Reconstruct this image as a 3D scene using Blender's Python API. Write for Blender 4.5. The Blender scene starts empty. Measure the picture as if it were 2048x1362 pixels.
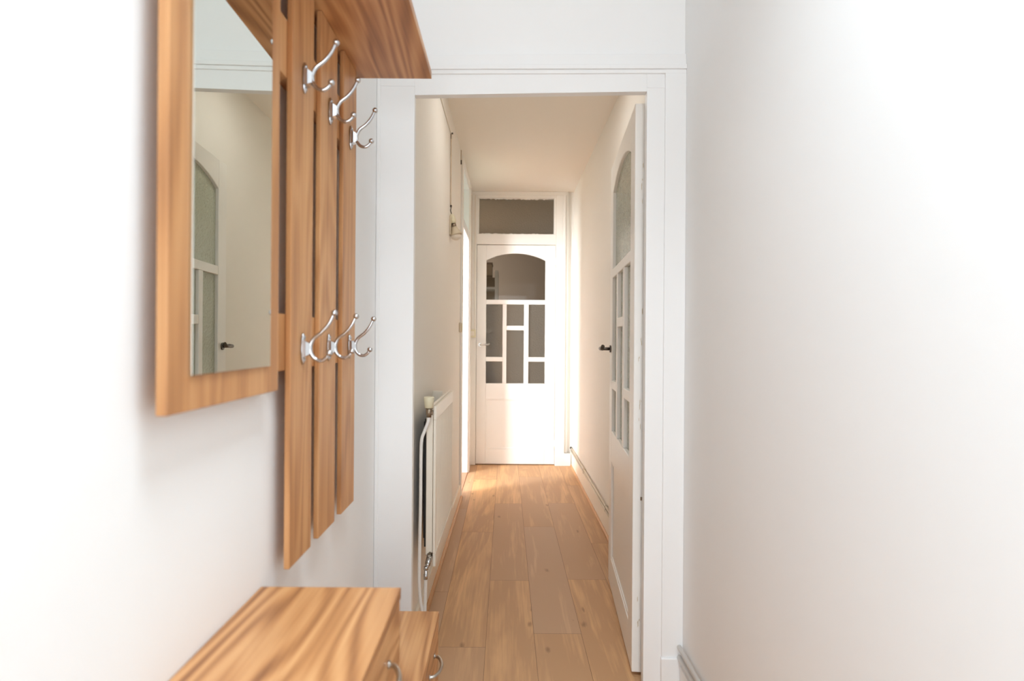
import bpy, bmesh, math, random
from mathutils import Vector, Matrix
random.seed(7)
S = bpy.context.scene
COL = S.collection
R = math.radians

# ------------------------------------------------------------------ camera
cd = bpy.data.cameras.new('camera')
cam = bpy.data.objects.new('camera', cd); COL.objects.link(cam)
cd.sensor_width = 36.0; cd.lens = 20.0
cd.shift_x = 12/2048; cd.shift_y = -4/2048
cam.location = (0, 0, 1.173)
cam.rotation_euler = (R(90), 0, 0)
cam.matrix_world = Matrix.Translation((0, 0, 1.173)) @ Matrix.Rotation(R(90), 4, 'X') @ Matrix.Rotation(R(0.4), 4, 'Z')
cd.clip_start = 0.02
cd.dof.use_dof = True; cd.dof.focus_distance = 2.6; cd.dof.aperture_fstop = 2.8
S.camera = cam

# ------------------------------------------------------------------ world, light, exposure
W = bpy.data.worlds.new('world'); S.world = W; W.use_nodes = True
W.node_tree.nodes['Background'].inputs[0].default_value = (0.85, 0.92, 1.0, 1)
W.node_tree.nodes['Background'].inputs[1].default_value = 0.6
S.view_settings.view_transform = 'Standard'; S.view_settings.look = 'None'
S.view_settings.gamma = 1.0; S.view_settings.use_curve_mapping = False
S.view_settings.exposure = 0.15
S.cycles.max_bounces = 14; S.cycles.diffuse_bounces = 8
S.cycles.glossy_bounces = 6; S.cycles.transmission_bounces = 8
S.cycles.transparent_max_bounces = 12
S.cycles.caustics_reflective = False; S.cycles.caustics_refractive = False

def area(name, loc, aim, sx, sy, power, color):
    l = bpy.data.lights.new(name, 'AREA'); l.shape = 'RECTANGLE'
    l.size = sx; l.size_y = sy; l.energy = power; l.color = color
    o = bpy.data.objects.new(name, l); COL.objects.link(o)
    o.location = loc
    o.rotation_euler = (Vector(aim) - Vector(loc)).to_track_quat('-Z', 'Y').to_euler()
    return o
# daylight: a window in the right wall beside the camera, one behind it, the side room's and the far room's windows; plus an added fill from the left
area('daylight_entrance', (0.70, -0.70, 1.72), (-0.44, -0.1, 1.35), 0.86, 1.36, 2.2, (0.82, 0.93, 1.0))
area('left_fill_light', (-0.54, -0.75, 1.15), (0.60, 0.15, 0.85), 0.86, 1.5, 9.5, (0.76, 0.90, 1.0))  # unseen fill, added to brighten the lower right wall
area('daylight_back', (0.08, -3.68, 1.30), (0.08, 2.0, 1.10), 0.84, 1.9, 44, (0.87, 0.94, 1.0))
area('daylight_side_room', (-2.52, 3.05, 1.55), (0.6, 5.0, 1.45), 0.62, 1.9, 195, (0.90, 0.96, 1.0))
area('daylight_far_room', (-2.02, 6.9, 1.6), (0.5, 6.6, 1.2), 0.56, 0.95, 125, (0.93, 0.98, 1.0))
# ceiling lamp in the entrance above the frame; added fill in the hall behind the lintel
area('ceiling_light_entrance', (0.15, 0.40, 2.74), (0.15, 0.40, 0), 0.60, 0.60, 14.5, (0.80, 0.92, 1.0)).data.spread = R(112)
area('hall_fill_light', (0.13, 2.85, 2.52), (0.13, 2.85, 0), 0.30, 0.30, 3.0, (1.0, 0.98, 0.95))  # unseen fill, added to lift the near end of the hall

# ------------------------------------------------------------------ materials
def mat(name):
    m = bpy.data.materials.new(name); m.use_nodes = True
    nt = m.node_tree
    return m, nt, nt.nodes['Principled BSDF'], nt.nodes, nt.links

def plain(name, col, rough=0.5, metal=0.0, bump=0.0, bscale=40, var=0.0, spec=0.5):
    m, nt, b, N, L = mat(name)
    b.inputs['Roughness'].default_value = rough; b.inputs['Metallic'].default_value = metal
    b.inputs['Specular IOR Level'].default_value = spec
    tc = N.new('ShaderNodeTexCoord')
    nz = N.new('ShaderNodeTexNoise'); nz.inputs['Scale'].default_value = bscale; nz.inputs['Detail'].default_value = 5
    L.new(tc.outputs['Object'], nz.inputs['Vector'])
    mx = N.new('ShaderNodeMix'); mx.data_type = 'RGBA'
    c = Vector(col)
    mx.inputs['A'].default_value = (*(c*(1-var)), 1); mx.inputs['B'].default_value = (*(c*(1+var)), 1)
    L.new(nz.outputs['Fac'], mx.inputs['Factor']); L.new(mx.outputs['Result'], b.inputs['Base Color'])
    if bump:
        bp = N.new('ShaderNodeBump'); bp.inputs['Strength'].default_value = bump; bp.inputs['Distance'].default_value = 0.004
        L.new(nz.outputs['Fac'], bp.inputs['Height']); L.new(bp.outputs['Normal'], b.inputs['Normal'])
    return m

def wood(name, axis, fig=0.34, freq=74.0, light=(0.74, 0.42, 0.195), mid=(0.50, 0.238, 0.095), dark=(0.225, 0.086, 0.034)):
    """plum-tree decor board: contour-like cathedral grain stretched along one axis"""
    m, nt, b, N, L = mat(name)
    b.inputs['Roughness'].default_value = 0.38; b.inputs['Specular IOR Level'].default_value = 0.35
    tc = N.new('ShaderNodeTexCoord'); oi = N.new('ShaderNodeObjectInfo')
    ad = N.new('ShaderNodeVectorMath'); ad.operation = 'ADD'
    sc = N.new('ShaderNodeVectorMath'); sc.operation = 'SCALE'; sc.inputs[0].default_value = (3.1, 4.7, 6.3)
    L.new(oi.outputs['Random'], sc.inputs['Scale'])
    L.new(tc.outputs['Object'], ad.inputs[0]); L.new(sc.outputs[0], ad.inputs[1])
    def mapped(across, along):
        mp = N.new('ShaderNodeMapping'); v = [across]*3; v['XYZ'.index(axis)] = along
        mp.inputs['Scale'].default_value = v; L.new(ad.outputs[0], mp.inputs['Vector']); return mp
    m1 = mapped(5.5, 0.75)
    n1 = N.new('ShaderNodeTexNoise'); n1.inputs['Scale'].default_value = 1.0; n1.inputs['Detail'].default_value = 2.5
    n1.inputs['Roughness'].default_value = 0.45; n1.inputs['Distortion'].default_value = 0.35
    L.new(m1.outputs[0], n1.inputs['Vector'])
    mu = N.new('ShaderNodeMath'); mu.operation = 'MULTIPLY'; mu.inputs[1].default_value = freq
    L.new(n1.outputs['Fac'], mu.inputs[0])
    sn = N.new('ShaderNodeMath'); sn.operation = 'SINE'; L.new(mu.outputs[0], sn.inputs[0])
    mr = N.new('ShaderNodeMapRange'); mr.inputs['From Min'].default_value = -1; mr.inputs['From Max'].default_value = 1
    L.new(sn.outputs[0], mr.inputs['Value'])
    m2 = mapped(120, 2.0)
    n2 = N.new('ShaderNodeTexNoise'); n2.inputs['Scale'].default_value = 1.0; n2.inputs['Detail'].default_value = 4
    L.new(m2.outputs[0], n2.inputs['Vector'])
    m3 = mapped(9, 0.6)
    n3 = N.new('ShaderNodeTexNoise'); n3.inputs['Scale'].default_value = 1.0; n3.inputs['Detail'].default_value = 3
    L.new(m3.outputs[0], n3.inputs['Vector'])
    a1 = N.new('ShaderNodeMath'); a1.operation = 'MULTIPLY_ADD'; a1.inputs[1].default_value = fig
    L.new(mr.outputs[0], a1.inputs[0])
    a2 = N.new('ShaderNodeMath'); a2.operation = 'MULTIPLY_ADD'; a2.inputs[1].default_value = 0.45; a2.inputs[2].default_value = 0.01 - fig*0.5
    L.new(n3.outputs['Fac'], a2.inputs[0])
    a3 = N.new('ShaderNodeMath'); a3.operation = 'MULTIPLY_ADD'; a3.inputs[1].default_value = 0.42
    L.new(n2.outputs['Fac'], a3.inputs[0]); L.new(a2.outputs[0], a3.inputs[2]); L.new(a3.outputs[0], a1.inputs[2])
    cr = N.new('ShaderNodeValToRGB'); e = cr.color_ramp.elements
    e[0].position = 0.14; e[0].color = (*dark, 1); e[1].position = 0.80; e[1].color = (*light, 1)
    k = e.new(0.42); k.color = (*mid, 1)
    L.new(a1.outputs[0], cr.inputs['Fac']); L.new(cr.outputs['Color'], b.inputs['Base Color'])
    return m

def floor_mat():
    m, nt, b, N, L = mat('oak_laminate')
    b.inputs['Roughness'].default_value = 0.5; b.inputs['Specular IOR Level'].default_value = 0.28
    at = N.new('ShaderNodeAttribute'); at.attribute_name = 'tone'
    tc = N.new('ShaderNodeTexCoord')
    sx = N.new('ShaderNodeSeparateColor'); L.new(at.outputs['Color'], sx.inputs[0])
    off = N.new('ShaderNodeVectorMath'); off.operation = 'MULTIPLY_ADD'
    off.inputs[1].default_value = (11.0, 17.0, 5.0)
    L.new(at.outputs['Color'], off.inputs[0]); L.new(tc.outputs['Object'], off.inputs[2])
    def noise(scale, detail, dist=0.0):
        mp = N.new('ShaderNodeMapping'); mp.inputs['Scale'].default_value = scale
        L.new(off.outputs[0], mp.inputs['Vector'])
        n = N.new('ShaderNodeTexNoise'); n.inputs['Scale'].default_value = 1; n.inputs['Detail'].default_value = detail
        n.inputs['Distortion'].default_value = dist
        L.new(mp.outputs[0], n.inputs['Vector']); return n
    g1 = noise((9, 1.3, 1), 4, 0.6); g2 = noise((95, 3.5, 1), 4)
    s1 = N.new('ShaderNodeMath'); s1.operation = 'MULTIPLY_ADD'; s1.inputs[1].default_value = 0.45
    L.new(g2.outputs['Fac'], s1.inputs[0]); L.new(g1.outputs['Fac'], s1.inputs[2])
    s2 = N.new('ShaderNodeMath'); s2.operation = 'ADD'; L.new(s1.outputs[0], s2.inputs[0]); L.new(sx.outputs[0], s2.inputs[1])
    cr = N.new('ShaderNodeValToRGB'); e = cr.color_ramp.elements
    e[0].position = 0.55; e[0].color = (0.50, 0.295, 0.160, 1); e[1].position = 1.45/1.6; e[1].color = (0.82, 0.50, 0.265, 1)
    k = e.new(0.74); k.color = (0.71, 0.425, 0.220, 1)
    dv = N.new('ShaderNodeMath'); dv.operation = 'MULTIPLY'; dv.inputs[1].default_value = 0.62
    L.new(s2.outputs[0], dv.inputs[0]); L.new(dv.outputs[0], cr.inputs['Fac'])
    # a redder or greyer cast on some planks
    hs = N.new('ShaderNodeHueSaturation'); L.new(cr.outputs['Color'], hs.inputs['Color'])
    ms = N.new('ShaderNodeMapRange'); ms.inputs['To Min'].default_value = 0.84; ms.inputs['To Max'].default_value = 1.08
    L.new(sx.outputs[1], ms.inputs['Value']); L.new(ms.outputs[0], hs.inputs['Saturation'])
    # knots
    mp = N.new('ShaderNodeMapping'); mp.inputs['Scale'].default_value = (5.2, 2.3, 1)
    L.new(off.outputs[0], mp.inputs['Vector'])
    vo = N.new('ShaderNodeTexVoronoi'); vo.voronoi_dimensions = '2D'; vo.inputs['Scale'].default_value = 1.0
    kw = N.new('ShaderNodeTexNoise'); kw.inputs['Scale'].default_value = 9; kw.inputs['Detail'].default_value = 3
    L.new(off.outputs[0], kw.inputs['Vector'])
    km = N.new('ShaderNodeVectorMath'); km.operation = 'MULTIPLY_ADD'; km.inputs[1].default_value = (0.16, 0.12, 0)
    L.new(kw.outputs['Color'], km.inputs[0]); L.new(mp.outputs[0], km.inputs[2])
    L.new(km.outputs[0], vo.inputs['Vector'])
    kr = N.new('ShaderNodeValToRGB'); ke = kr.color_ramp.elements
    ke[0].position = 0.02; ke[0].color = (0.42, 0.38, 0.36, 1); ke[1].position = 0.065; ke[1].color = (1, 1, 1, 1)
    sv = N.new('ShaderNodeSeparateColor'); L.new(vo.outputs['Color'], sv.inputs[0])
    gt = N.new('ShaderNodeMapRange'); gt.inputs['From Min'].default_value = 0.3; gt.inputs['From Max'].default_value = 0.75
    gt.inputs['To Min'].default_value = 0.0; gt.inputs['To Max'].default_value = 0.12
    L.new(sv.outputs[0], gt.inputs['Value'])
    ak = N.new('ShaderNodeMath'); ak.operation = 'ADD'; L.new(vo.outputs['Distance'], ak.inputs[0]); L.new(gt.outputs[0], ak.inputs[1])
    L.new(ak.outputs[0], kr.inputs['Fac'])
    mx = N.new('ShaderNodeMix'); mx.data_type = 'RGBA'; mx.blend_type = 'MULTIPLY'; mx.inputs['Factor'].default_value = 0.6
    L.new(hs.outputs['Color'], mx.inputs['A']); L.new(kr.outputs['Color'], mx.inputs['B'])
    L.new(mx.outputs['Result'], b.inputs['Base Color'])
    return m

def clear_glass(name, tint, gloss=0.12):
    m, nt, b, N, L = mat(name); N.remove(b)
    out = N['Material Output']
    t = N.new('ShaderNodeBsdfTransparent'); t.inputs[0].default_value = (*tint, 1)
    g = N.new('ShaderNodeBsdfGlossy'); g.inputs['Roughness'].default_value = 0.02
    f = N.new('ShaderNodeFresnel'); f.inputs[0].default_value = 1.18
    mx = N.new('ShaderNodeMixShader')
    L.new(f.outputs[0], mx.inputs[0]); L.new(t.outputs[0], mx.inputs[1]); L.new(g.outputs[0], mx.inputs[2])
    L.new(mx.outputs[0], out.inputs['Surface'])
    return m

def patterned_glass(name, tint, diff, dfac=0.22, rough=0.32, clear=0.2, back=False):
    """hammered obscure glass"""
    m, nt, b, N, L = mat(name); N.remove(b)
    out = N['Material Output']
    tc = N.new('ShaderNodeTexCoord')
    vo = N.new('ShaderNodeTexVoronoi'); vo.feature = 'SMOOTH_F1'; vo.inputs['Scale'].default_value = 95
    L.new(tc.outputs['Object'], vo.inputs['Vector'])
    bp = N.new('ShaderNodeBump'); bp.inputs['Strength'].default_value = 0.7; bp.inputs['Distance'].default_value = 0.004
    L.new(vo.outputs['Distance'], bp.inputs['Height'])
    r = N.new('ShaderNodeBsdfRefraction'); r.inputs[0].default_value = (*tint, 1); r.inputs['Roughness'].default_value = rough
    r.inputs['IOR'].default_value = 1.12; L.new(bp.outputs[0], r.inputs['Normal'])
    t = N.new('ShaderNodeBsdfTransparent'); t.inputs[0].default_value = (*tint, 1)
    m1 = N.new('ShaderNodeMixShader'); m1.inputs[0].default_value = clear
    L.new(r.outputs[0], m1.inputs[1]); L.new(t.outputs[0], m1.inputs[2])
    d = N.new('ShaderNodeBsdfTranslucent' if back else 'ShaderNodeBsdfDiffuse'); d.inputs[0].default_value = (*diff, 1); L.new(bp.outputs[0], d.inputs['Normal'])
    m2 = N.new('ShaderNodeMixShader'); m2.inputs[0].default_value = dfac
    L.new(m1.outputs[0], m2.inputs[1]); L.new(d.outputs[0], m2.inputs[2])
    g = N.new('ShaderNodeBsdfGlossy'); g.inputs['Roughness'].default_value = 0.12; L.new(bp.outputs[0], g.inputs['Normal'])
    f = N.new('ShaderNodeFresnel'); f.inputs[0].default_value = 1.4; L.new(bp.outputs[0], f.inputs['Normal'])
    m3 = N.new('ShaderNodeMixShader'); L.new(f.outputs[0], m3.inputs[0])
    L.new(m2.outputs[0], m3.inputs[1]); L.new(g.outputs[0], m3.inputs[2])
    L.new(m3.outputs[0], out.inputs['Surface'])
    return m

M = {}
M['white_wall'] = plain('white_wall_paint', (0.87, 0.872, 0.868), 0.75, bump=0.10, bscale=14, var=0.006)
M['hall_wall'] = plain('cream_wall_paint', (0.855, 0.82, 0.76), 0.7, bump=0.12, bscale=14, var=0.008)
M['hall_ceiling'] = plain('cream_ceiling_paint', (0.855, 0.81, 0.735), 0.8, bump=0.05, bscale=20, var=0.005)
M['white_trim'] = plain('white_gloss_trim', (0.86, 0.862, 0.858), 0.4, bump=0.03, bscale=25, var=0.005)
M['cream_trim'] = plain('off_white_gloss_paint', (0.865, 0.838, 0.795), 0.38, bump=0.04, bscale=25, var=0.008)
M['wood_z'] = wood('plum_wood_upright', 'Z', 0.17, 58.0)
M['wood_y'] = wood('plum_wood_lengthwise', 'Y', 0.30, 84.0)
M['floor'] = floor_mat()
M['gap'] = plain('dark_joint', (0.10, 0.06, 0.04), 0.9)
M['strip'] = plain('orange_pine_strip', (0.56, 0.29, 0.12), 0.45, bscale=30, var=0.15)
M['chrome'] = plain('polished_chrome', (0.56, 0.56, 0.57), 0.12, 1.0)
M['nickel'] = plain('brushed_nickel', (0.52, 0.50, 0.47), 0.28, 1.0)
M['brass'] = plain('tarnished_brass', (0.33, 0.26, 0.19), 0.4, 0.9, var=0.2, bscale=60)
M['iron'] = plain('dark_bronze', (0.12, 0.10, 0.085), 0.35, 0.8, var=0.2, bscale=60)
M['rad'] = plain('cream_enamel', (0.86, 0.795, 0.69), 0.35, var=0.006)
M['dark_gap'] = plain('gap_shade_black', (0.03, 0.026, 0.024), 0.8)  # near-black colour puts in the shade of the gap behind the radiator
M['ivory'] = plain('ivory_plastic', (0.74, 0.68, 0.49), 0.4)
M['beige'] = plain('beige_plastic', (0.62, 0.52, 0.38), 0.45)
M['pipe'] = plain('white_painted_pipe', (0.80, 0.775, 0.74), 0.4, var=0.02, bscale=30)
M['cream_pipe'] = plain('cream_painted_pipe', (0.62, 0.53, 0.41), 0.42, var=0.03, bscale=30)
M['black'] = plain('hole_shade_black', (0.02, 0.018, 0.016), 0.7)  # black stands for the dark hole around the pipe end
M['cable'] = plain('painted_cable', (0.64, 0.52, 0.40), 0.6, var=0.1)
M['mirror'] = plain('mirror_silver', (0.76, 0.80, 0.755), 0.0, 1.0)
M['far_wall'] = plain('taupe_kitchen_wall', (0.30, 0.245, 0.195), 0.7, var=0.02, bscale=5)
M['kit_white'] = plain('white_melamine', (0.75, 0.78, 0.76), 0.5)
M['kit_tan'] = plain('tan_panel', (0.42, 0.35, 0.26), 0.6)
M['mauve'] = plain('mauve_cloth', (0.10, 0.065, 0.075), 0.9)
M['red_wood'] = plain('reddish_wood', (0.46, 0.22, 0.12), 0.5, var=0.1, bscale=20)
M['frost'] = plain('frosted_lamp_glass', (0.78, 0.70, 0.60), 0.3)
M['clear'] = clear_glass('clear_pane', (0.78, 0.74, 0.70))
M['pattern'] = patterned_glass('hammered_glass', (0.66, 0.60, 0.51), (0.40, 0.37, 0.31), 0.18)
M['pattern_green'] = patterned_glass('greenish_hammered_glass', (0.93, 0.96, 0.87), (0.76, 0.79, 0.64), 0.62, 0.15, 0.55)
M['transom'] = patterned_glass('greenish_white_glass', (0.90, 0.95, 0.88), (0.86, 0.90, 0.80), 0.55, 0.3, 0.6, True)

# ------------------------------------------------------------------ mesh helpers
class MB:
    def __init__(s): s.bm = bmesh.new()
    def box(s, x0, x1, y0, y1, z0, z1, mi=0):
        v = [s.bm.verts.new((x, y, z)) for x in (x0, x1) for y in (y0, y1) for z in (z0, z1)]
        for q in ((0, 1, 3, 2), (4, 6, 7, 5), (0, 4, 5, 1), (2, 3, 7, 6), (0, 2, 6, 4), (1, 5, 7, 3)):
            f = s.bm.faces.new([v[i] for i in q]); f.material_index = mi
        return s
    def prism(s, pts, axis, a0, a1):
        """extrude a polygon along an axis; pts are in the other two axes in xyz order"""
        i = 'XYZ'.index(axis)
        def P(p, a):
            l = list(p); l.insert(i, a); return l
        A = [s.bm.verts.new(P(p, a0)) for p in pts]; B = [s.bm.verts.new(P(p, a1)) for p in pts]
        s.bm.faces.new(A); s.bm.faces.new(B[::-1]); n = len(pts)
        for k in range(n): s.bm.faces.new((A[k], B[k], B[(k+1) % n], A[(k+1) % n]))
        return s
    def tube(s, pts, rad, n=14, cap=True):
        pts = [Vector(p) for p in pts]
        if not isinstance(rad, (list, tuple)): rad = [rad]*len(pts)
        rings = []; up = None
        for k, p in enumerate(pts):
            d = (pts[min(k+1, len(pts)-1)] - pts[max(k-1, 0)]).normalized()
            if up is None:
                up = Vector((0, 0, 1)) if abs(d.z) < 0.9 else Vector((1, 0, 0))
            u = (up - d*up.dot(d)).normalized(); w = d.cross(u); up = u
            rings.append([s.bm.verts.new(p + rad[k]*(math.cos(2*math.pi*j/n)*u + math.sin(2*math.pi*j/n)*w)) for j in range(n)])
        for a, b in zip(rings, rings[1:]):
            for j in range(n):
                f = s.bm.faces.new((a[j], a[(j+1) % n], b[(j+1) % n], b[j])); f.smooth = True
        if cap:
            s.bm.faces.new(rings[0][::-1]); s.bm.faces.new(rings[-1])
        return s
    def ball(s, c, r, sc=(1, 1, 1)):
        res = bmesh.ops.create_uvsphere(s.bm, u_segments=20, v_segments=12, radius=r)
        for v in res['verts']:
            v.co = Vector((v.co.x*sc[0], v.co.y*sc[1], v.co.z*sc[2])) + Vector(c)
            for f in v.link_faces: f.smooth = True
        return s
    def warp(s, fn):
        for v in s.bm.verts: v.co = Vector(fn(v.co))
        return s
    def build(s, name, m, parent=None, origin=(0, 0, 0), bevel=0.0, seg=2):
        bmesh.ops.recalc_face_normals(s.bm, faces=s.bm.faces)
        o3 = Vector(origin)
        if parent is not None and origin == (0, 0, 0):
            o3 = Vector(parent['_o']) if '_o' in parent else Vector((0, 0, 0))
        for v in s.bm.verts: v.co -= o3
        me = bpy.data.meshes.new(name); s.bm.to_mesh(me); s.bm.free()
        for x in (m if isinstance(m, (list, tuple)) else [m]): me.materials.append(x)
        o = bpy.data.objects.new(name, me); COL.objects.link(o)
        if parent is not None: o.parent = parent
        else: o.location = o3
        ORI[o.name] = o3.copy()
        if bevel:
            b = o.modifiers.new('bevel', 'BEVEL'); b.width = bevel; b.segments = seg
            b.limit_method = 'ANGLE'; b.angle_limit = R(40); b.harden_normals = False
        return o
ORI = {}

class Thing:
    """an Empty at a thing's base; parts are built in world coordinates and stored relative to it"""
    def __init__(s, name, loc, label, cat, group=None, kind=None):
        s.o = bpy.data.objects.new(name, None); COL.objects.link(s.o)
        s.o.empty_display_size = 0.05
        s.loc = Vector(loc); s.o.location = s.loc
        tag(s.o, label, cat, group, kind)
    def part(s, mb, name, m, bevel=0.0, label=None, seg=2):
        o = mb.build(name, m, None, s.loc, bevel, seg)
        o.location = (0, 0, 0); o.parent = s.o
        if label: o['label'] = label
        return o
    def sub(s, mb, name, m, parent, bevel=0.0, label=None):
        o = mb.build(name, m, None, s.loc, bevel); o.location = (0, 0, 0); o.parent = parent
        if label: o['label'] = label
        return o

def tag(o, label=None, cat=None, group=None, kind=None):
    if label: o['label'] = label
    if cat: o['category'] = cat
    if group: o['group'] = group
    if kind: o['kind'] = kind
    return o
def struct(mb, name, m, label, cat, bevel=0.0):
    return tag(mb.build(name, m, bevel=bevel), label, cat, None, 'structure')

def spline(pts, n=10):
    """Catmull-Rom through the points"""
    P = [Vector(p) for p in pts]; P = [2*P[0]-P[1]] + P + [2*P[-1]-P[-2]]; out = []
    for i in range(1, len(P)-2):
        for k in range(n):
            t = k/n; a, b, c, d = P[i-1:i+3]
            out.append(0.5*((2*b) + (c-a)*t + (2*a-5*b+4*c-d)*t*t + (3*b-a-3*c+d)*t**3))
    out.append(P[-2]); return out

# ------------------------------------------------------------------ key planes (metres; camera stands at x=0, y=0)
XL, XR = -0.440, 0.600          # entrance walls
YF = 1.927                      # partition between entrance and hall
HLX, HRX = -0.352, 0.622        # hall walls
ZC, ZH = 2.75, 2.537            # ceilings
YE = 5.30                       # far wall of the hall
OX0, OX1 = -0.313, 0.469        # opening in the partition
def skew(c):                    # the old left hall wall runs in towards the far end
    return (c.x + 0.0067*max(0.0, c.y-2.0), c.y, c.z)

# ------------------------------------------------------------------ floor: planks of one laminate floor
bm = bmesh.new()
lay = bm.loops.layers.float_color.new('tone')
f0 = bm.faces.new([bm.verts.new(p) for p in ((-0.47, -3.6, -0.003), (0.66, -3.6, -0.003), (0.66, 5.42, -0.003), (-0.47, 5.42, -0.003))])
f0.material_index = 1
ends = {0: 2.63, 1: 2.16, 2: 2.758, 3: 2.263, 4: 2.775, 5: 3.27}
tones = {(0, 0): (0.02, .3), (1, 0): (0.16, .8), (1, 1): (0.22, .9), (1, -1): (.06, .6), (2, 0): (0.08, .62), (2, -1): (0.17, .8), (2, 1): (.20, .8),
         (3, 0): (-0.03, .35), (3, -1): (0.13, .75), (3, 1): (0.10, .7), (4, 0): (0.0, .55), (4, -1): (0.15, .8), (4, 1): (.2, .8), (0, -1): (-.04, .3)}
PL, PW, G = 1.285, 0.189, 0.0006
for c in range(6):
    x0 = -0.448 + PW*c; x1 = min(x0 + PW, 0.655)
    for k in range(-6, 4):
        y0 = max(ends[c] + k*PL, -3.6); y1 = min(ends[c] + (k+1)*PL, 5.41)
        if y1 <= y0: continue
        f = bm.faces.new([bm.verts.new(p) for p in ((x0+G, y0+G, 0), (x1-G, y0+G, 0), (x1-G, y1-G, 0), (x0+G, y1-G, 0))])
        t = tones.get((c, k), (random.uniform(0, .2), random.uniform(.4, .9)))
        for l in f.loops: l[lay] = (max(t[0], 0)+0.05, t[1], random.random(), 1)
me = bpy.data.meshes.new('floor'); bm.to_mesh(me); bm.free()
me.materials.append(M['floor']); me.materials.append(M['gap'])
fl = bpy.data.objects.new('floor', me); COL.objects.link(fl)
tag(fl, 'oak plank laminate floor running the length of the hallway', 'floor', None, 'structure')

# ------------------------------------------------------------------ shell of the entrance
struct(MB().box(XL-0.12, XL, -0.28, YF, 0, ZC).box(XL-0.12, XL, -3.6, -1.22, 0, ZC).box(XL-0.12, XL, -1.22, -0.28, 0, 0.38).box(XL-0.12, XL, -1.22, -0.28, 1.95, ZC), 'wall_left', M['white_wall'], 'white painted wall behind the coat rack and mirror', 'wall')
struct(MB().box(XR, XR+0.12, -0.24, YF, 0, ZC).box(XR, XR+0.12, -3.6, -1.16, 0, ZC).box(XR, XR+0.12, -1.16, -0.24, 0, 1.02).box(XR, XR+0.12, -1.16, -0.24, 2.42, ZC), 'wall_right', M['white_wall'], 'bare white wall filling the right of the picture', 'wall')
struct(MB().box(XL-0.12, XR+0.12, -3.6, YF+0.04, ZC, ZC+0.1), 'ceiling', M['white_wall'], 'white ceiling of the entrance above the frame', 'ceiling')
wb = MB().box(XL-0.12, -0.36, -3.72, -3.6, 0, ZC).box(0.52, XR+0.12, -3.72, -3.6, 0, ZC)
wb.box(-0.36, 0.52, -3.72, -3.6, 0, 0.30).box(-0.36, 0.52, -3.72, -3.6, 2.30, ZC)
struct(wb, 'wall_back', M['white_wall'], 'white wall with a tall window behind the camera', 'wall')
# partition with the doorway
wf = MB().box(XL, OX0-0.008, YF, YF+0.019, 0, ZC).box(OX1+0.008, XR, YF, YF+0.019, 0, ZC)
wf.box(OX0-0.008, OX1+0.008, YF, YF+0.019, 2.03, ZC)
struct(wf, 'wall_front', M['white_wall'], 'white wall over and around the doorway to the hall', 'wall')
# casing: flat inner board, raised outer band, plinth blocks; the head sits a little out of level
z0l, z0r = 1.990, 2.008
cs = MB()
cs.box(-0.428, OX0, 1.915, YF+0.018, 0, 2.02)
cs.box(OX1, 0.530, 1.915, YF+0.018, 0, 2.02)
cs.prism([(OX0, z0l), (OX1, z0r), (OX1, 2.068), (OX0, 2.060)], 'Y', 1.915, YF+0.018)
cs.box(-0.428, OX0, 1.915, YF, 2.02, 2.0595).box(OX1, 0.530, 1.915, YF, 2.02, 2.0675)
struct(cs, 'trim_1', M['white_trim'], 'white flat door casing around the opening to the hall', 'door casing', 0.0012)
bd = MB()
bd.box(0.529, 0.5998, 1.907, YF, 0.108, 2.068)
for (za, zb, yy) in ((2.058, 2.071, 1.908), (2.071, 2.086, 1.902), (2.086, 2.124, 1.911)):
    bd.prism([(-0.4395, za), (0.5998, za+0.010), (0.5998, zb+0.010), (-0.4395, zb)], 'Y', yy, YF)
bd.box(-0.4395, -0.427, 1.911, YF, 0.0, 2.058)
struct(bd, 'trim_2', M['white_trim'], 'white raised moulding along the top and right of the door casing', 'moulding', 0.0015)
struct(MB().box(0.526, 0.5998, 1.898, YF, 0, 0.108), 'trim_3', M['white_trim'], 'white plinth block at the foot of the right door casing', 'plinth block', 0.003)
struct(MB().box(XR-0.014, XR, -3.6, 1.895, 0, 0.085), 'baseboard_right', M['white_trim'], 'white baseboard under the pipes of the entrance', 'baseboard', 0.002)
struct(MB().box(XL, XL+0.014, 1.64, 1.905, 0, 0.085), 'baseboard_left', M['white_trim'], 'white baseboard left of the doorway behind the bench', 'baseboard', 0.002)

# ------------------------------------------------------------------ shell of the hall
DY0, DY1 = 4.22, 4.98          # side doorway in the left hall wall
hl = MB().box(HLX-0.13, HLX, 1.954, DY0, 0, ZH).box(HLX-0.13, HLX, DY1, YE, 0, ZH)
hl.box(HLX-0.13, HLX, DY0, DY1, 2.50, ZH).warp(skew)
struct(hl, 'wall_hall_left', M['hall_wall'], 'cream hall wall behind the radiator', 'wall')
struct(MB().box(HRX, HRX+0.12, 1.954, YE, 0, ZH), 'wall_hall_right', M['hall_wall'], 'cream hall wall behind the open glazed door', 'wall')
struct(MB().box(HLX-0.2, HRX+0.12, 1.954, YE, ZH, ZH+0.1), 'ceiling_hall', M['hall_ceiling'], 'cream ceiling of the narrow hall', 'ceiling')
struct(MB().box(HLX-0.02, HRX+0.02, 1.9465, 1.953, 2.03, ZC), 'wall_hall_front', M['hall_wall'], 'hall side of the wall over the doorway', 'wall')
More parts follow.
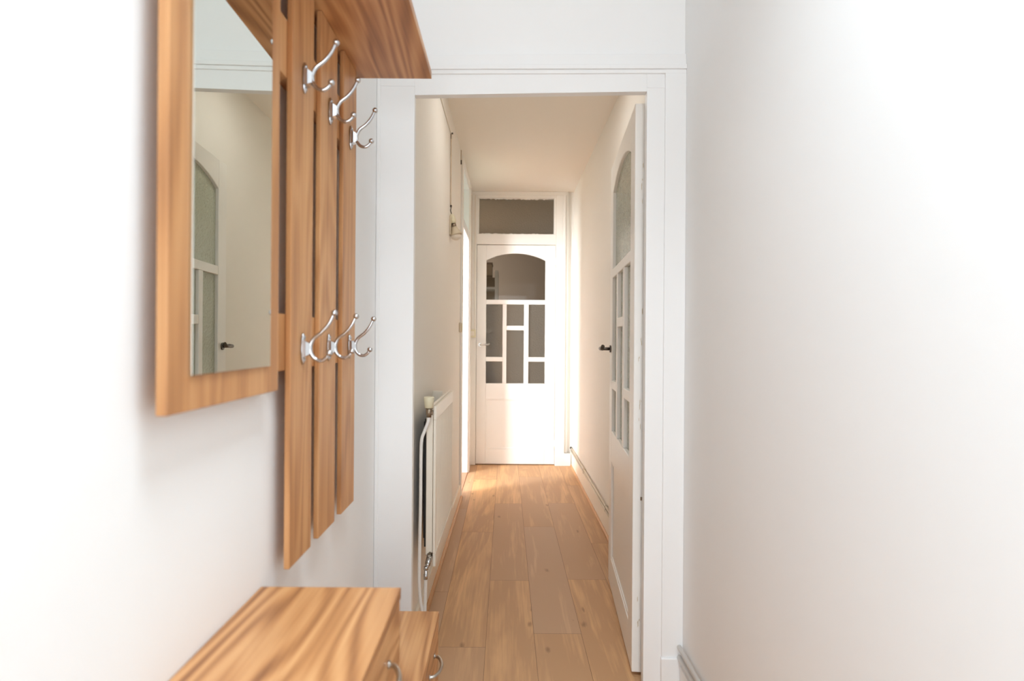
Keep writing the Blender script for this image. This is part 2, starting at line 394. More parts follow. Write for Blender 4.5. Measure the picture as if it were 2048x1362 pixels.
# far wall around the door and its transom light
FX0, FX1 = -0.274, 0.455       # far door
fw = MB().box(HLX-0.02, -0.30, YE, YE+0.1, 0, ZH).box(0.50, HRX+0.02, YE, YE+0.1, 0, ZH)
fw.box(-0.30, 0.50, YE, YE+0.1, 2.495, ZH)
struct(fw, 'wall_hall_back', M['cream_trim'], 'off-white end wall of the hall around the closed glazed door', 'wall')
tr = MB()
tr.box(-0.330, FX0-0.003, 5.268, YE+0.06, 0, 2.50)
tr.box(FX1+0.003, 0.522, 5.268, YE+0.06, 0, 2.50)
tr.box(FX0-0.003, FX1+0.003, 5.268, YE+0.06, 2.045, 2.142)
tr.box(FX0-0.003, -0.256, 5.268, YE+0.06, 2.142, 2.475).box(0.437, FX1+0.003, 5.268, YE+0.06, 2.142, 2.475)
tr.box(FX0-0.003, FX1+0.003, 5.268, YE+0.06, 2.475, 2.50)
struct(tr, 'trim_4', M['cream_trim'], 'off-white frame around the far door and its transom light', 'door frame', 0.003)
t5 = MB().box(0.522, 0.545, 5.258, YE, 0.115, 2.50).box(0.5455, 0.568, 5.272, YE, 0.115, 2.50)
t5.box(-0.330, 0.568, 5.272, YE, 2.50, 2.5365)
struct(t5, 'trim_5', M['cream_trim'], 'off-white moulding right of the far door frame', 'moulding', 0.004)
struct(MB().box(0.458, 0.606, 5.245, 5.268, 0, 0.115), 'baseboard_back', M['cream_trim'], 'short off-white baseboard right of the far door', 'baseboard', 0.003)
# hall baseboards and their pine strips
b1 = MB().box(HLX, HLX+0.012, 1.98, DY0-0.06, 0.016, 0.10).warp(skew)
struct(b1, 'baseboard_hall_left', M['rad'], 'cream baseboard under the radiator', 'baseboard', 0.002)
b2 = MB().box(HRX-0.012, HRX, 1.98, 5.245, 0.016, 0.125)
struct(b2, 'baseboard_hall_right', M['rad'], 'cream baseboard under the twin pipes of the hall', 'baseboard', 0.002)
s1 = MB().prism([(HLX, 0), (HLX+0.026, 0), (HLX+0.024, 0.008), (HLX+0.017, 0.016), (HLX, 0.018)], 'Y', 1.98, DY0-0.02)
s1.warp(lambda c: skew(c))
struct(s1, 'trim_6', M['strip'], 'orange pine strip along the floor under the radiator', 'floor strip')
s2 = MB().prism([(HRX, 0), (HRX-0.024, 0), (HRX-0.022, 0.008), (HRX-0.015, 0.016), (HRX, 0.018)], 'Y', 1.98, 5.245)
struct(s2, 'trim_7', M['strip'], 'orange pine strip along the floor under the twin pipes', 'floor strip')

# side doorway: lining, casing, transom bar, glass, threshold, and the bright room behind
sd = MB()
JX0, JX1 = HLX-0.132, HLX+0.004
sd.box(JX0, JX1, DY1-0.03, DY1, 0, 2.50).box(JX0, JX1, DY0, DY0+0.03, 0, 2.50)
sd.box(JX0, JX1, DY0+0.03, DY1-0.03, 2.03, 2.10).box(JX0, JX1, DY0+0.03, DY1-0.03, 2.465, 2.50)
sd.box(JX0+0.03, JX0+0.055, DY1-0.045, DY1-0.03, 0, 2.03)
sd.warp(skew)
struct(sd, 'door_3', M['white_trim'], 'white lining of the open side doorway left of the far door', 'doorway', 0.002)
sc = MB().box(HLX, HLX+0.016, DY1-0.012, DY1+0.075, 0, 2.515).box(HLX, HLX+0.016, DY0-0.05, DY0+0.012, 0, 2.515)
sc.box(HLX, HLX+0.016, DY0+0.012, DY1-0.012, 2.488, 2.515)
sc.box(HLX, HLX+0.010, DY1+0.076, DY1+0.20, 0, 2.515).warp(skew)
struct(sc, 'trim_8', M['cream_trim'], 'narrow off-white casing around the side doorway', 'door casing', 0.003)
struct(MB().box(JX0+0.06, JX0+0.066, DY0+0.03, DY1-0.03, 2.10, 2.465).warp(skew), 'window_2', M['transom'],
       'bright greenish transom glass above the side doorway', 'window')
struct(MB().box(JX0-0.02, HLX+0.004, DY0+0.03, DY1-0.03, 0.0, 0.006).warp(skew), 'trim_9', M['red_wood'],
       'reddish wooden threshold of the side doorway', 'threshold')
SX0, SX1, SY0, SY1 = -2.45, JX0-0.02, 2.2, 5.6
struct(MB().box(SX0, SX1, SY0, SY1, -0.02, -0.001), 'floor_side', M['red_wood'], 'wooden floor of the side room', 'floor')
sr = MB().box(SX0-0.1, SX0, SY0, 2.74, 0, 2.6).box(SX0-0.1, SX0, 3.36, SY1, 0, 2.6)
sr.box(SX0-0.1, SX0, 2.74, 3.36, 0, 0.6).box(SX0-0.1, SX0, 2.74, 3.36, 2.5, 2.6)
sr.box(SX0, SX1, SY0-0.1, SY0, 0, 2.6).box(SX0, SX1, SY1, SY1+0.1, 0, 2.6)
struct(sr, 'wall_side', M['white_wall'], 'white walls of the bright room beyond the side doorway', 'wall')
struct(MB().box(SX0-0.1, SX1+0.03, SY0-0.1, SY1+0.1, 2.6, 2.7), 'ceiling_side', M['white_wall'], 'white ceiling of the side room', 'ceiling')

# far room seen through the glazed door
fr = MB().box(-2.0, 2.0, 7.6, 7.7, 0, 2.6).box(-2.1, -2.0, 5.72, 6.6, 0, 2.6).box(-2.1, -2.0, 7.2, 7.6, 0, 2.6)
fr.box(-2.1, -2.0, 6.6, 7.2, 0, 1.1).box(-2.1, -2.0, 6.6, 7.2, 2.1, 2.6)
fr.box(2.0, 2.1, 5.4, 7.6, 0, 2.6).box(0.742, 2.0, 5.3, 5.4, 0, 2.6).box(-2.0, -0.50, 5.72, 5.78, 0, 2.6).box(-0.50, -0.36, 5.40, 5.78, 0, 2.6)
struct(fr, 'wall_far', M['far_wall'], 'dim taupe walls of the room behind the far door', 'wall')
struct(MB().box(-2.0, 2.0, 5.42, 7.6, -0.02, -0.001), 'floor_far', M['kit_tan'], 'dim floor of the room behind the far door', 'floor')
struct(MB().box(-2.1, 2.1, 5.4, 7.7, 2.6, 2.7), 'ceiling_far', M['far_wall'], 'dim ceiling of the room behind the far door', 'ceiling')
ks = Thing('shelf_unit', (-0.25, 6.5, 0), 'pale open shelf unit glimpsed through the arched pane of the far door', 'shelf')
ks.part(MB().box(-0.128, -0.090, 6.30, 6.62, 0, 1.925), 'side_panel', M['kit_white'], 0.002)
ks.part(MB().box(-0.62, -0.59, 6.30, 6.62, 0, 1.925), 'side_panel', M['kit_white'], 0.002)
ks.part(MB().box(-0.59, -0.128, 6.605, 6.62, 0.05, 1.88), 'back_panel', M['kit_tan'])
for z in (0.35, 0.80, 1.25, 1.72): ks.part(MB().box(-0.59, -0.128, 6.30, 6.605, z, z+0.022), 'shelf', M['kit_white'], 0.001)
bx = Thing('storage_box', (-0.33, 6.45, 1.925), 'dark box on top of the pale shelf unit behind the far door', 'box')
bx.part(MB().box(-0.36, -0.16, 6.34, 6.60, 1.88, 2.0), 'body', M['kit_tan'], 0.004)
bx.part(MB().box(-0.365, -0.155, 6.335, 6.605, 2.0, 2.02), 'lid', M['far_wall'], 0.003)
cl = Thing('laundry_bag', (-0.21, 5.75, 0), 'dark mauve bag blurred behind the lower left pane of the far door', 'bag')
cb = MB()
cb.tube([(-0.205, 5.72, 0.0), (-0.205, 5.72, 0.2), (-0.205, 5.72, 0.55), (-0.205, 5.72, 0.80), (-0.205, 5.72, 0.90)], [0.10, 0.13, 0.125, 0.10, 0.05], 24)
cl.part(cb, 'sack', M['mauve'])
cl.part(MB().tube(spline([(-0.255, 5.72, 0.88), (-0.235, 5.72, 0.97), (-0.175, 5.72, 0.97), (-0.155, 5.72, 0.88)]), 0.007), 'handle', M['mauve'])

# ------------------------------------------------------------------ glazed doors (same pattern, two leaves)
def arc_pts(x0, x1, zs, rise, n=24):
    h = (x1-x0)/2; r = (h*h + rise*rise)/(2*rise); cx = (x0+x1)/2; cz = zs + rise - r
    a = math.asin(h/r)
    return [(cx + r*math.sin(-a + 2*a*i/n), cz + r*math.cos(-a + 2*a*i/n)) for i in range(n+1)]

def glazed_leaf(T, fn, w, h, th, glass_arch, glass_pat, xs=1.0, mtl='cream_trim'):
    """leaf in its own frame: x along the width from the latch side, y = 0 the seen face, z up; fn places it in the world"""
    k = h/2.04; sx = w/0.728
    X = lambda v: v*sx
    Z = lambda v: v*k
    L_, Rr = X(0.088), X(0.635)
    a, b, c, d = X(0.241), X(0.278), X(0.440), X(0.482)
    m = MB()
    m.box(0, L_, 0, th, 0, h).box(Rr, w, 0, th, 0, h)                     # stiles
    arc = arc_pts(L_, Rr, Z(1.897), Z(0.066))
    m.prism(arc + [(Rr, h), (L_, h)], 'Y', 0, th)                         # arched head
    m.box(L_, Rr, 0, th, Z(1.488), Z(1.530))                              # bar under the arch
    m.box(a, b, 0, th, Z(0.751), Z(1.488)).box(c, d, 0, th, Z(0.751), Z(1.488))
    m.box(L_, a, 0, th, Z(0.955), Z(0.997)).box(d, Rr, 0, th, Z(0.955), Z(0.997))
    m.box(b, c, 0, th, Z(1.247), Z(1.289))
    m.box(L_, Rr, 0, th, Z(0.603), Z(0.751)).box(L_, Rr, 0, th, 0, Z(0.139))
    m.warp(fn); T.part(m, 'door_leaf', M[mtl], 0.003)
    p = MB().box(L_, Rr, th*0.28, th*0.72, Z(0.139), Z(0.603))
    q = 0.016
    p.prism([(0, Z(0.139)), (q, Z(0.139)), (0, Z(0.139)+q)], 'X', L_, Rr).warp(lambda v: v)
    p.bm.free(); p = MB().box(L_, Rr, th*0.28, th*0.72, Z(0.139), Z(0.603))
    for (x0, x1, zz0, zz1) in ((L_, Rr, Z(0.139), Z(0.139)+0.012), (L_, Rr, Z(0.603)-0.012, Z(0.603)),
                             (L_, L_+0.012, Z(0.139)+0.012, Z(0.603)-0.012), (Rr-0.012, Rr, Z(0.139)+0.012, Z(0.603)-0.012)):
        p.box(x0, x1, th*0.10, th*0.28, zz0, zz1)
    p.warp(fn); T.part(p, 'lower_panel', M[mtl], 0.003)
    g = MB().prism([(L_, Z(1.530)), (Rr, Z(1.530))] + arc[::-1], 'Y', th*0.5-0.002, th*0.5+0.002)
    g.warp(fn); T.part(g, 'arched_pane', M[glass_arch], label='arched upper pane of the door')
    g = MB()
    for (x0, x1, zz0, zz1) in ((L_, a, 0.997, 1.488), (b, c, 1.289, 1.488), (d, Rr, 0.997, 1.488),
                             (L_, a, 0.751, 0.955), (b, c, 0.751, 1.247), (d, Rr, 0.751, 0.955)):
        g.box(x0, x1, th*0.5-0.002, th*0.5+0.002, Z(zz0), Z(zz1))
    g.warp(fn); T.part(g, 'patterned_panes', M[glass_pat], label='six hammered glass panes between glazing bars')

def lever(T, fn, x, z, direction, m, both=False, L=0.10, th=0.034, face=1):
    """lever handle: rose, neck, curved lever"""
    for sgn, y0 in ((-1, 0.0), (1, th)) if both else ((-1, 0.0),):
        h = MB()
        h.tube([(x, y0, z), (x, y0+sgn*0.006, z)], 0.017, 20)
        h.tube([(x, y0, z), (x, y0+sgn*0.046, z)], 0.0075, 14)
        h.tube(spline([(x, y0+sgn*0.038, z), (x+direction*0.012, y0+sgn*0.050, z+0.001), (x+direction*0.05, y0+sgn*0.052, z+0.004),
                       (x+direction*L*0.85, y0+sgn*0.050, z+0.003), (x+direction*L, y0+sgn*0.046, z+0.014)]), 0.0085, 14)
        h.warp(fn); T.part(h, 'door_handle', m, label='metal lever handle')

# far door, closed
fdoor = Thing('door_2', (FX0, 5.272, 0), 'closed off-white glazed door at the far end of the hall', 'door', None, 'structure')
ffn = lambda c: (FX0 + c.x, 5.280 + c.y, 0.008 + c.z)
glazed_leaf(fdoor, ffn, 0.729, 2.032, 0.034, 'clear', 'pattern')
lever(fdoor, ffn, 0.035, 1.105, 1, M['nickel'], L=0.085)
kh = MB().box(0.027, 0.043, -0.002, 0, 1.00, 1.05).warp(ffn); fdoor.part(kh, 'keyhole_plate', M['cream_trim'])
for z in (1.885, 1.035, 0.185):
    hg = MB().tube([(0.729, -0.008, z-0.035), (0.729, -0.008, z+0.035)], 0.007, 12).box(0.732, 0.755, -0.0145, -0.012, z-0.034, z+0.034).warp(ffn)
    fdoor.part(hg, 'hinge', M['cream_trim'])
# transom light above it
w1 = Thing('window_1', (0.09, 5.30, 2.142), 'dark frosted transom light above the far door', 'window', None, 'structure')
w1.part(MB().box(-0.256, 0.437, 5.296, 5.300, 2.142, 2.475), 'glass_pane', M['pattern'])
rs = random.Random(3)
ed = MB()
def ragged(u0, u1, v, amp, up):
    n = 46; top = [(u0 + (u1-u0)*i/n, v + up*(0.002 + amp*rs.random()**2)) for i in range(n+1)]
    ed.prism([(u0, v-up*0.004)] + top + [(u1, v-up*0.004)], 'Y', 5.2925, 5.2958)
ragged(-0.254, 0.435, 2.475, 0.013, -1); ragged(-0.254, 0.435, 2.142, 0.009, 1)
w1.part(ed, 'ragged_paint_edge', M['cream_trim'])

# open leaf, hinged on the right of the doorway and swung into the hall
od = Thing('door_1', (0.462, 1.985, 0), 'off-white glazed door standing open against the right hall wall', 'door', None, 'structure')
ang = math.atan2(0.058, 0.775); W1 = 0.777
def ofn(c):
    t = W1 - c.x                                  # c.x = 0 at the latch side, W1 at the hinge side
    return (0.446 + t*math.sin(ang) + c.y*math.cos(ang), 1.985 + t*math.cos(ang) - c.y*math.sin(ang), 0.012 + c.z)
glazed_leaf(od, ofn, W1, 1.985, 0.034, 'pattern_green', 'pattern_green')
lever(od, ofn, 0.045, 1.115, 1, M['iron'], both=True, L=0.095)
ep = MB()
for z in (0.30, 1.70): ep.tube([(W1+0.004, 0.040, z-0.045), (W1+0.004, 0.040, z+0.045)], 0.006, 12)
ep.warp(ofn); od.part(ep, 'hinge', M['cream_trim'])
rc = random.Random(11); pc = MB()
for zc, sp in ((1.70, 0.07), (1.16, 0.10), (0.90, 0.05), (0.22, 0.06)):      # worn paint along the hinge edge
    for i in range(5):
        z1 = zc + rc.uniform(-sp, sp); y1 = 0.020 + rc.uniform(-0.004, 0.008); h1 = rc.uniform(0.004, 0.014); w1_ = rc.uniform(0.0012, 0.003)
        pc.prism([(y1, z1-h1), (y1+w1_, z1-h1*0.5), (y1+w1_*0.7, z1+h1*0.3), (y1+w1_*0.9, z1+h1), (y1-w1_*0.4, z1+h1*0.4)], 'X', W1, W1+0.0006)
pc.warp(ofn); od.part(pc, 'worn_paint', M['beige'], label='worn beige patches along the hinge edge')
ch = MB().box(W1, W1+0.0012, 0.026, 0.0335, 0.60, 0.612).warp(ofn); od.part(ch, 'latch_stain', M['brass'])

# ------------------------------------------------------------------ coat rack: rails, slats, hat shelf, hooks
SF = -0.404                                        # face of the slats
rack = Thing('coat_rack', (XL, 1.30, 0.736), 'wood-effect slatted wall coat rack with hat shelf and chrome hooks', 'coat rack')
for z0, z1 in ((1.660, 1.768), (1.110, 1.216)):
    rack.part(MB().box(XL+0.0005, SF-0.0112, 1.0115, 1.500, z0, z1).box(XL+0.0005, SF-0.0150, 0.80, 1.0115, z0, z1), 'rail', M['wood_z'], 0.001)
for y0 in (1.068, 1.232, 1.403):
    rack.part(MB().box(SF-0.0110, SF, y0, y0+0.118, 0.736, 1.881), 'slat', M['wood_z'], 0.0015)
rack.part(MB().box(XL+0.0005, -0.2085, 0.64, 1.557, 1.882, 1.902), 'hat_shelf', M['wood_y'], 0.001)

def hook_at(T, y, z):
    b = MB()
    f = SF
    # oval back plate with a raised boss
    n = 24
    def oval(x, ry, rz): return [b.bm.verts.new((x, y + ry*math.cos(2*math.pi*i/n), z + rz*math.sin(2*math.pi*i/n))) for i in range(n)]
    rg = [oval(f+0.0003, 0.0085, 0.031), oval(f+0.003, 0.0085, 0.031), oval(f+0.005, 0.0065, 0.027)]
    for p, q in zip(rg, rg[1:]):
        for i in range(n):
            b.bm.faces.new((p[i], p[(i+1) % n], q[(i+1) % n], q[i])).smooth = True
    b.bm.faces.new(rg[0]); b.bm.faces.new(rg[-1])
    # faceted boss
    def rect(x, hy, hz): return [b.bm.verts.new((x, y+sy*hy, z+sz*hz)) for sy, sz in ((-1, -1), (1, -1), (1, 1), (-1, 1))]
    rr = [rect(f+0.003, 0.0095, 0.0165), rect(f+0.010, 0.009, 0.0145), rect(f+0.0175, 0.0045, 0.010)]
    for p, q in zip(rr, rr[1:]):
        for i in range(4): b.bm.faces.new((p[i], p[(i+1) % 4], q[(i+1) % 4], q[i]))
    b.bm.faces.new(rr[0]); b.bm.faces.new(rr[-1])
    # upper arm and lower arm as one bent rod leaving the boss
    up = spline([(f+0.016, y, z-0.004), (f+0.017, y, z+0.008), (f+0.024, y, z+0.021), (f+0.040, y, z+0.034), (f+0.053, y, z+0.050), (f+0.0625, y, z+0.069)])
    b.tube(up, [0.0046 - 0.0011*i/(len(up)-1) for i in range(len(up))], 14)
    lo = spline([(f+0.016, y, z+0.004), (f+0.018, y, z-0.009), (f+0.026, y, z-0.020), (f+0.038, y, z-0.0235), (f+0.048, y, z-0.018), (f+0.0535, y, z-0.010)])
    b.tube(lo, [0.0046 - 0.0011*i/(len(lo)-1) for i in range(len(lo))], 14)
    for zz in (-0.0225, 0.0225): b.ball((f+0.0052, y, z+zz), 0.0038, (0.5, 1, 1))
    o = T.part(b, 'coat_hook', M['chrome'], label='double chrome coat hook with ball tips')
    T.sub(MB().ball((f+0.0635, y, z+0.071), 0.0067), 'ball_tip', M['chrome'], o)
    T.sub(MB().ball((f+0.0545, y, z-0.008), 0.0067), 'ball_tip', M['chrome'], o)
    return o
h0 = hook_at(rack, 1.127, 1.686)
for y, z in ((1.291, 1.686), (1.462, 1.686), (1.127, 1.150), (1.291, 1.150), (1.462, 1.150)):
    c = h0.copy(); COL.objects.link(c); c.parent = rack.o; c.location = (0, y-1.127, z-1.686)
    for ch in list(h0.children):
        d = ch.copy(); COL.objects.link(d); d.parent = c

# mirror in a board frame, hung on the same rails
mir = Thing('wall_mirror', (SF, 0.84, 1.078), 'tall mirror on a wood-effect board left of the coat hooks', 'mirror')
def turn(c): return (c.x + 0.002 - (c.y-0.84)*0.0125, c.y, c.z)
mir.part(MB().box(SF-0.0140, SF, 0.672, 1.010, 1.078, 1.860).warp(turn), 'backing_board', M['wood_z'], 0.0012, 'wood-effect board framing the mirror')
mir.part(MB().box(SF+0.0002, SF+0.004, 0.719, 0.966, 1.123, 1.815).warp(turn), 'mirror_glass', M['mirror'], 0.0006, 'frameless mirror glass')

# ------------------------------------------------------------------ shoe cabinet and lower bench cabinet
def bow_handle(T, parent, x, yc, z, L=0.098, out=0.024):
    h = L/2
    b = MB().tube(spline([(x, yc-h, z), (x+out*0.55, yc-h*0.86, z), (x+out, yc-h*0.3, z), (x+out, yc+h*0.3, z), (x+out*0.55, yc+h*0.86, z), (x, yc+h, z)]), 0.0042, 14)
    for s in (-1, 1): b.tube([(x, yc+s*h, z), (x+0.003, yc+s*h, z)], 0.0065, 16)
    T.sub(b, 'handle', M['nickel'], parent, 0, 'curved nickel bow handle')

def cabinet(name, y0, y1, h, label, hz, hy, drawer):
    T = Thing(name, (-0.31, (y0+y1)/2, 0), label, 'cabinet')
    xf = -0.1865
    c = MB()
    c.box(XL+0.002, xf-0.019, y0+0.004, y0+0.020, 0, h-0.022).box(XL+0.002, xf-0.019, y1-0.020, y1-0.004, 0, h-0.022)
    c.box(XL+0.002, XL+0.008, y0+0.020, y1-0.020, 0.05, h-0.022)
    c.box(XL+0.008, xf-0.019, y0+0.020, y1-0.020, 0.05, 0.066)
    c.box(xf-0.05, xf-0.035, y0+0.020, y1-0.020, 0, 0.05)
    T.part(c, 'carcass', M['wood_z'], 0.0008)
    T.part(MB().box(XL+0.001, xf, y0, y1, h-0.020, h), 'top_board', M['wood_y'], 0.0012)
    zt = h-0.024; d = T.part(MB().box(xf-0.0185, xf-0.0015, y0+0.002, y1-0.002, zt-drawer, zt), 'drawer_front', M['wood_y'], 0.001)
    bow_handle(T, d, xf-0.0015, hy, hz)
    if zt-drawer-0.004 > 0.08:
        f = T.part(MB().box(xf-0.0185, xf-0.0015, y0+0.002, y1-0.002, 0.055, zt-drawer-0.004), 'door', M['wood_y'], 0.001)
        bow_handle(T, f, xf-0.0015, hy, (0.055+zt-drawer)/2+0.1)
cabinet('shoe_cabinet', 0.66, 1.028, 0.722, 'taller wood-effect cabinet with a bow handle, under the mirror', 0.640, 0.878, 0.16)
cabinet('bench_cabinet', 1.034, 1.633, 0.389, 'lower wood-effect bench cabinet beyond the taller one, under the coat hooks', 0.314, 1.487, 0.31)

# ------------------------------------------------------------------ radiator and its feed pipes
rad = Thing('radiator', (-0.285, 2.48, 0.305), 'cream panel radiator with ribbed front on the left hall wall', 'radiator')
RY0, RY1, RXF = 2.158, 2.795, -0.263
def rfn(c): return (c.x + 0.0067*(c.y-RY0), c.y, c.z)
fp = MB(); pts = []
n = 20; y = RY0+0.02; step = (RY1-RY0-0.04)/n
prof = [(RXF-0.010, RY0), (RXF, RY0), (RXF, RY0+0.02)]
for i in range(n):
    a = RY0+0.02+i*step
    prof += [(RXF, a+step*0.25), (RXF-0.007, a+step*0.40), (RXF-0.007, a+step*0.75), (RXF, a+step*0.92)]
prof += [(RXF, RY1), (RXF-0.010, RY1)]
fp.prism(prof, 'Z', 0.355, 0.862)
fp.box(RXF-0.010, RXF+0.001, RY0, RY1, 0.862, 0.913).box(RXF-0.010, RXF+0.001, RY0, RY1, 0.305, 0.355)
fp.warp(rfn); rad.part(fp, 'front_panel', M['rad'], 0.002)
rad.part(MB().box(RXF-0.020, RXF-0.0105, RY0+0.004, RY1-0.004, 0.905, 0.921).warp(rfn), 'top_edge', M['rad'], 0.003)
rad.part(MB().box(RXF-0.038, RXF-0.012, RY0+0.006, RY1-0.006, 0.345, 0.882).warp(rfn), 'side_cover', M['rad'], 0.004)
fin = MB().box(RXF-0.047, RXF-0.0385, RY0+0.03, RY1-0.03, 0.37, 0.86)
for i in range(22): fin.box(RXF-0.052, RXF-0.0465, RY0+0.04+i*0.026, RY0+0.052+i*0.026, 0.40, 0.85)
fin.warp(rfn); rad.part(fin, 'convector_fins', M['dark_gap'], label='fins coloured dark for the shaded gap behind the radiator panel')
for yb, zb in ((RY1-0.10, 0.922),):
    rad.part(MB().box(HLX+0.0005, RXF-0.039, yb, yb+0.025, 0.80, zb).warp(lambda c: (c.x+0.0067*(c.y-2), c.y, c.z)), 'wall_bracket', M['rad'], 0.002)
vx, vy = -0.285, 2.118
vb = MB().tube([(vx, vy, 0.878), (vx, vy, 0.886), (vx, vy, 0.888), (vx, vy, 0.912)], [0.009, 0.0095, 0.0115, 0.0115], 16)
vb.tube([(vx, vy, 0.892), (vx+0.004, vy+0.025, 0.892), (vx+0.004, RY0+0.005, 0.892)], [0.007, 0.008, 0.008], 14)
vb.tube([(vx, vy, 0.893), (vx+0.014, vy, 0.893)], 0.0065, 12)
v = rad.part(vb, 'radiator_valve', M['brass'], label='tarnished brass valve body')
rad.sub(MB().tube([(vx, vy, 0.912), (vx, vy, 0.914), (vx, vy, 0.950), (vx, vy, 0.954)], [0.014, 0.0160, 0.0195, 0.0185], 24), 'valve_cap', M['ivory'], v, 0, 'ivory plastic valve cap')
lx, lz = -0.287, 0.31
lb = MB().tube([(lx-0.006, vy, lz-0.035), (lx-0.006, vy, lz-0.018), (lx-0.005, vy, lz-0.017), (lx-0.005, vy, lz+0.000)], [0.0075, 0.0085, 0.0065, 0.0065], 14)
lb.tube([(lx-0.005, vy, lz), (lx-0.005, vy, lz+0.012)], [0.0085, 0.0085], 6)
lb.tube([(lx-0.005, vy+0.002, lz+0.002), (lx+0.003, vy+0.022, lz+0.025), (lx+0.004, RY0+0.012, lz+0.040)], [0.007, 0.0095, 0.0095], 14)
v2 = rad.part(lb, 'return_valve', M['chrome'], label='small chrome return valve')
rad.sub(MB().tube([(lx-0.001, vy+0.012, lz+0.013), (lx+0.004, RY0+0.014, lz+0.042)], [0.0105, 0.0115], 6), 'union_nut', M['brass'], v2)
p1 = MB().tube(spline([(vx, vy, 0.879), (vx-0.003, vy, 0.860), (vx-0.016, vy, 0.825), (vx-0.026, vy, 0.795), (vx-0.0285, vy, 0.74),
                       (vx-0.029, vy, 0.55), (vx-0.0315, vy, 0.36), (vx-0.0315, vy, 0.26), (vx-0.027, vy, 0.20), (vx-0.0185, vy, 0.145), (vx-0.0185, vy, 0.08), (vx-0.0200, vy, 0.001)], 8), 0.0062, 14)
tag(p1.build('heating_pipe', M['pipe'], None, (vx-0.02, vy, 0)), 'long white pipe bending down from the ivory radiator valve', 'pipe')
p2 = MB().tube(spline([(lx-0.006, vy, lz-0.034), (lx-0.006, vy, lz-0.07), (lx-0.008, vy, 0.12), (lx-0.0035, vy, 0.001)], 8), 0.0062, 14)
tag(p2.build('heating_pipe', M['pipe'], None, (lx-0.005, vy, 0)), 'short white pipe rising to the chrome valve under the radiator', 'pipe')

# ------------------------------------------------------------------ twin pipes above the right baseboards
def wall_pipe(y0, y1, x, z, r, m, label, clips, cap=False):
    T = Thing('wall_pipe', (x, (y0+y1)/2, z), label, 'pipe')
    T.part(MB().tube([(x, y0, z), (x, (y0+y1)/2, z), (x, y1, z)], r, 16), 'pipe_run', M[m])
    for yc in clips:
        cb = MB().tube([(x, yc-0.008, z), (x, yc+0.008, z)], r+0.0025, 16).box(x, x+0.0125, yc-0.006, yc+0.006, z-0.004, z+0.004)
        T.part(cb, 'pipe_clip', M[m])
    if cap:
        T.part(MB().tube([(x, y1-0.03, z), (x, y1-0.001, z)], r+0.004, 16), 'dark_hole_ring', M['black'], label='black ring for the dark hole where the pipe enters the wall')
wall_pipe(2.06, 5.255, HRX-0.015, 0.168, 0.0065, 'cream_pipe', 'upper of the twin cream pipes above the right hall baseboard', (3.42, 4.38), True)
wall_pipe(2.06, 5.245, HRX-0.015, 0.144, 0.0065, 'cream_pipe', 'lower of the twin cream pipes above the right hall baseboard', (3.42, 4.38))
wall_pipe(-3.5, 1.900, XR-0.014, 0.146, 0.0075, 'pipe', 'upper white pipe at the foot of the bare right wall', (0.6,))
wall_pipe(-3.5, 1.900, XR-0.014, 0.112, 0.0075, 'pipe', 'lower white pipe at the foot of the bare right wall', (0.6,))

# ------------------------------------------------------------------ wall lamp, cables, switches on the left of the hall
def wx(y): return HLX + 0.0067*(y-2.0)
LY = 3.42; LX = wx(LY)
lamp = Thing('wall_lamp', (LX, LY, 1.86), 'small beige wall lamp holder with frosted globe under a drop cable', 'lamp')
lamp.part(MB().box(LX+0.0005, LX+0.010, LY-0.028, LY+0.028, 1.790, 1.905), 'back_plate', M['beige'], 0.003)
lamp.part(MB().tube([(LX+0.009, LY, 1.918), (LX+0.014, LY, 1.905), (LX+0.019, LY, 1.878), (LX+0.020, LY, 1.862)], [0.007, 0.014, 0.019, 0.016], 18), 'lamp_socket', M['ivory'])
lamp.part(MB().tube([(LX+0.022, LY, 1.862), (LX+0.026, LY, 1.842)], [0.013, 0.015], 16), 'collar', M['brass'], label='brass collar of the lamp socket')
lamp.part(MB().tube([(LX+0.027, LY, 1.842), (LX+0.031, LY, 1.825), (LX+0.038, LY, 1.800), (LX+0.040, LY, 1.792)], [0.016, 0.021, 0.036, 0.035], 22), 'lamp_skirt', M['beige'])
lamp.part(MB().ball((LX+0.037, LY, 1.785), 0.031, (1, 1, 0.8)), 'globe', M['frost'], label='frosted glass globe')
cb1 = Thing('surface_cable', (LX, LY, 1.95), 'painted cable along the ceiling edge dropping to the wall lamp', 'cable')
cb1.part(MB().tube([(wx(2.0)+0.0042, 2.0, 2.405), (wx(2.7)+0.0042, 2.7, 2.405), (LX+0.0042, LY-0.01, 2.402)], 0.0036, 10), 'cable_run', M['hall_ceiling'])
cb1.part(MB().tube(spline([(LX+0.0046, LY, 2.40), (LX+0.0046, LY, 2.2), (LX+0.0046, LY, 1.965)]), 0.0045, 10), 'cable_drop', M['cable'], label='vertical tan length of cable')
cb1.part(MB().tube(spline([(LX+0.0046, LY, 1.972), (LX+0.006, LY+0.004, 1.955), (LX+0.005, LY-0.006, 1.938), (LX+0.010, LY, 1.919)]), 0.0030, 10), 'wire_tail', M['iron'], label='dark bare wire tail')
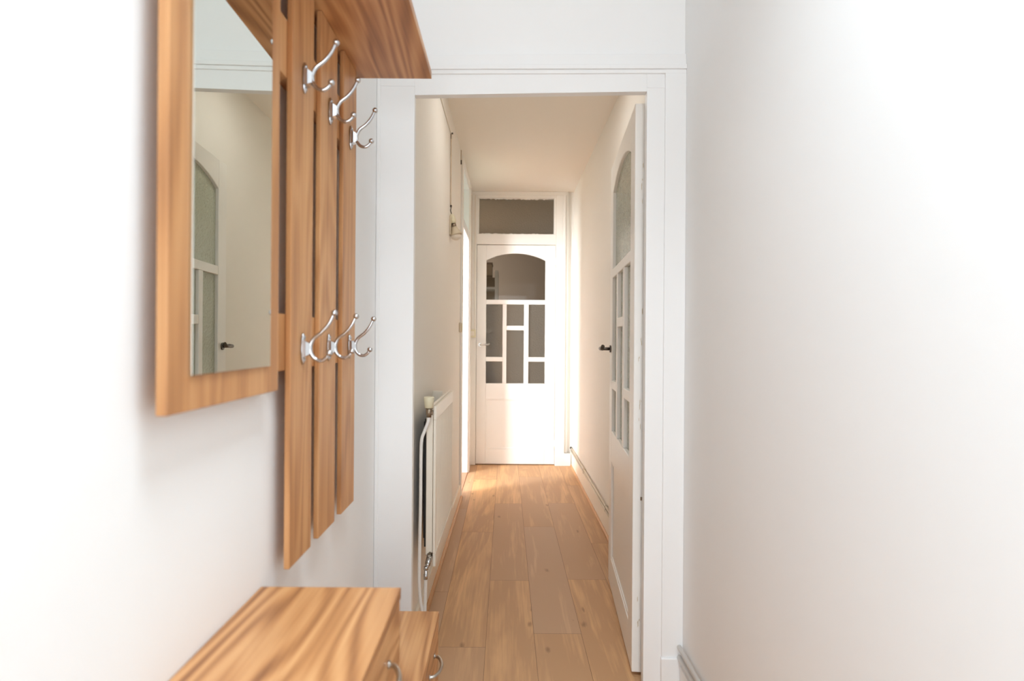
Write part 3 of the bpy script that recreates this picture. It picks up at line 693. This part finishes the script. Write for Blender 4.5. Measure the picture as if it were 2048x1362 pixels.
cb1.part(MB().tube([(LX+0.001, LY, 2.402), (LX+0.016, LY, 2.404)], 0.0055, 10).box(LX+0.001, LX+0.008, LY-0.004, LY+0.004, 2.37, 2.40), 'cable_clip', M['iron'])
cb1.part(MB().box(LX+0.0005, LX+0.012, LY-0.006, LY+0.006, 1.960, 1.972), 'cable_clip', M['iron'])
NY = 4.12; NX = wx(NY)
st = Thing('cable_stub', (NX, NY, 2.46), 'short dark cable stub near the ceiling before the side doorway', 'cable')
st.part(MB().tube([(NX+0.0036, NY, 2.535), (NX+0.0036, NY, 2.47), (NX+0.004, NY, 2.445)], [0.003, 0.003, 0.0025], 10), 'cable_end', M['cable'])
st.part(MB().box(NX+0.0005, NX+0.009, NY-0.004, NY+0.004, 2.432, 2.462), 'clip', M['iron'])
# corner cables and their switch
cc = Thing('corner_cable', (-0.325, 5.262, 1.25), 'pair of painted cables running down the far left corner to a switch', 'cable')
cc.part(MB().tube([(-0.3265, 5.264, 2.50), (-0.3265, 5.264, 1.9), (-0.3265, 5.264, 1.255)], 0.0035, 10), 'cable_run', M['cable'])
cc.part(MB().tube([(-0.292, 5.264, 2.50), (-0.292, 5.264, 1.9), (-0.292, 5.264, 1.255)], 0.0030, 10), 'cable_run', M['rad'])
sw = Thing('light_switch', (-0.31, 5.26, 1.215), 'square ivory light switch on the frame left of the far door handle', 'switch')
sw.part(MB().box(-0.337, -0.281, 5.242, 5.2678, 1.180, 1.254), 'switch_box', M['ivory'], 0.004)
sw.part(MB().box(-0.325, -0.293, 5.238, 5.242, 1.196, 1.238), 'rocker', M['rad'], 0.002)
sw2 = Thing('light_switch', (wx(4.12), 4.13, 1.26), 'small light switch, coloured tan as if in shade, on the edge of the side doorway', 'switch')
SXW = wx(4.14)
sw2.part(MB().box(SXW+0.0005, SXW+0.018, 4.07, 4.145, 1.215, 1.285), 'switch_box', M['beige'], 0.004)  # beige puts the shade on this cream switch into its colour
sw2.part(MB().box(SXW+0.018, SXW+0.023, 4.09, 4.125, 1.228, 1.272), 'rocker', M['ivory'], 0.002)
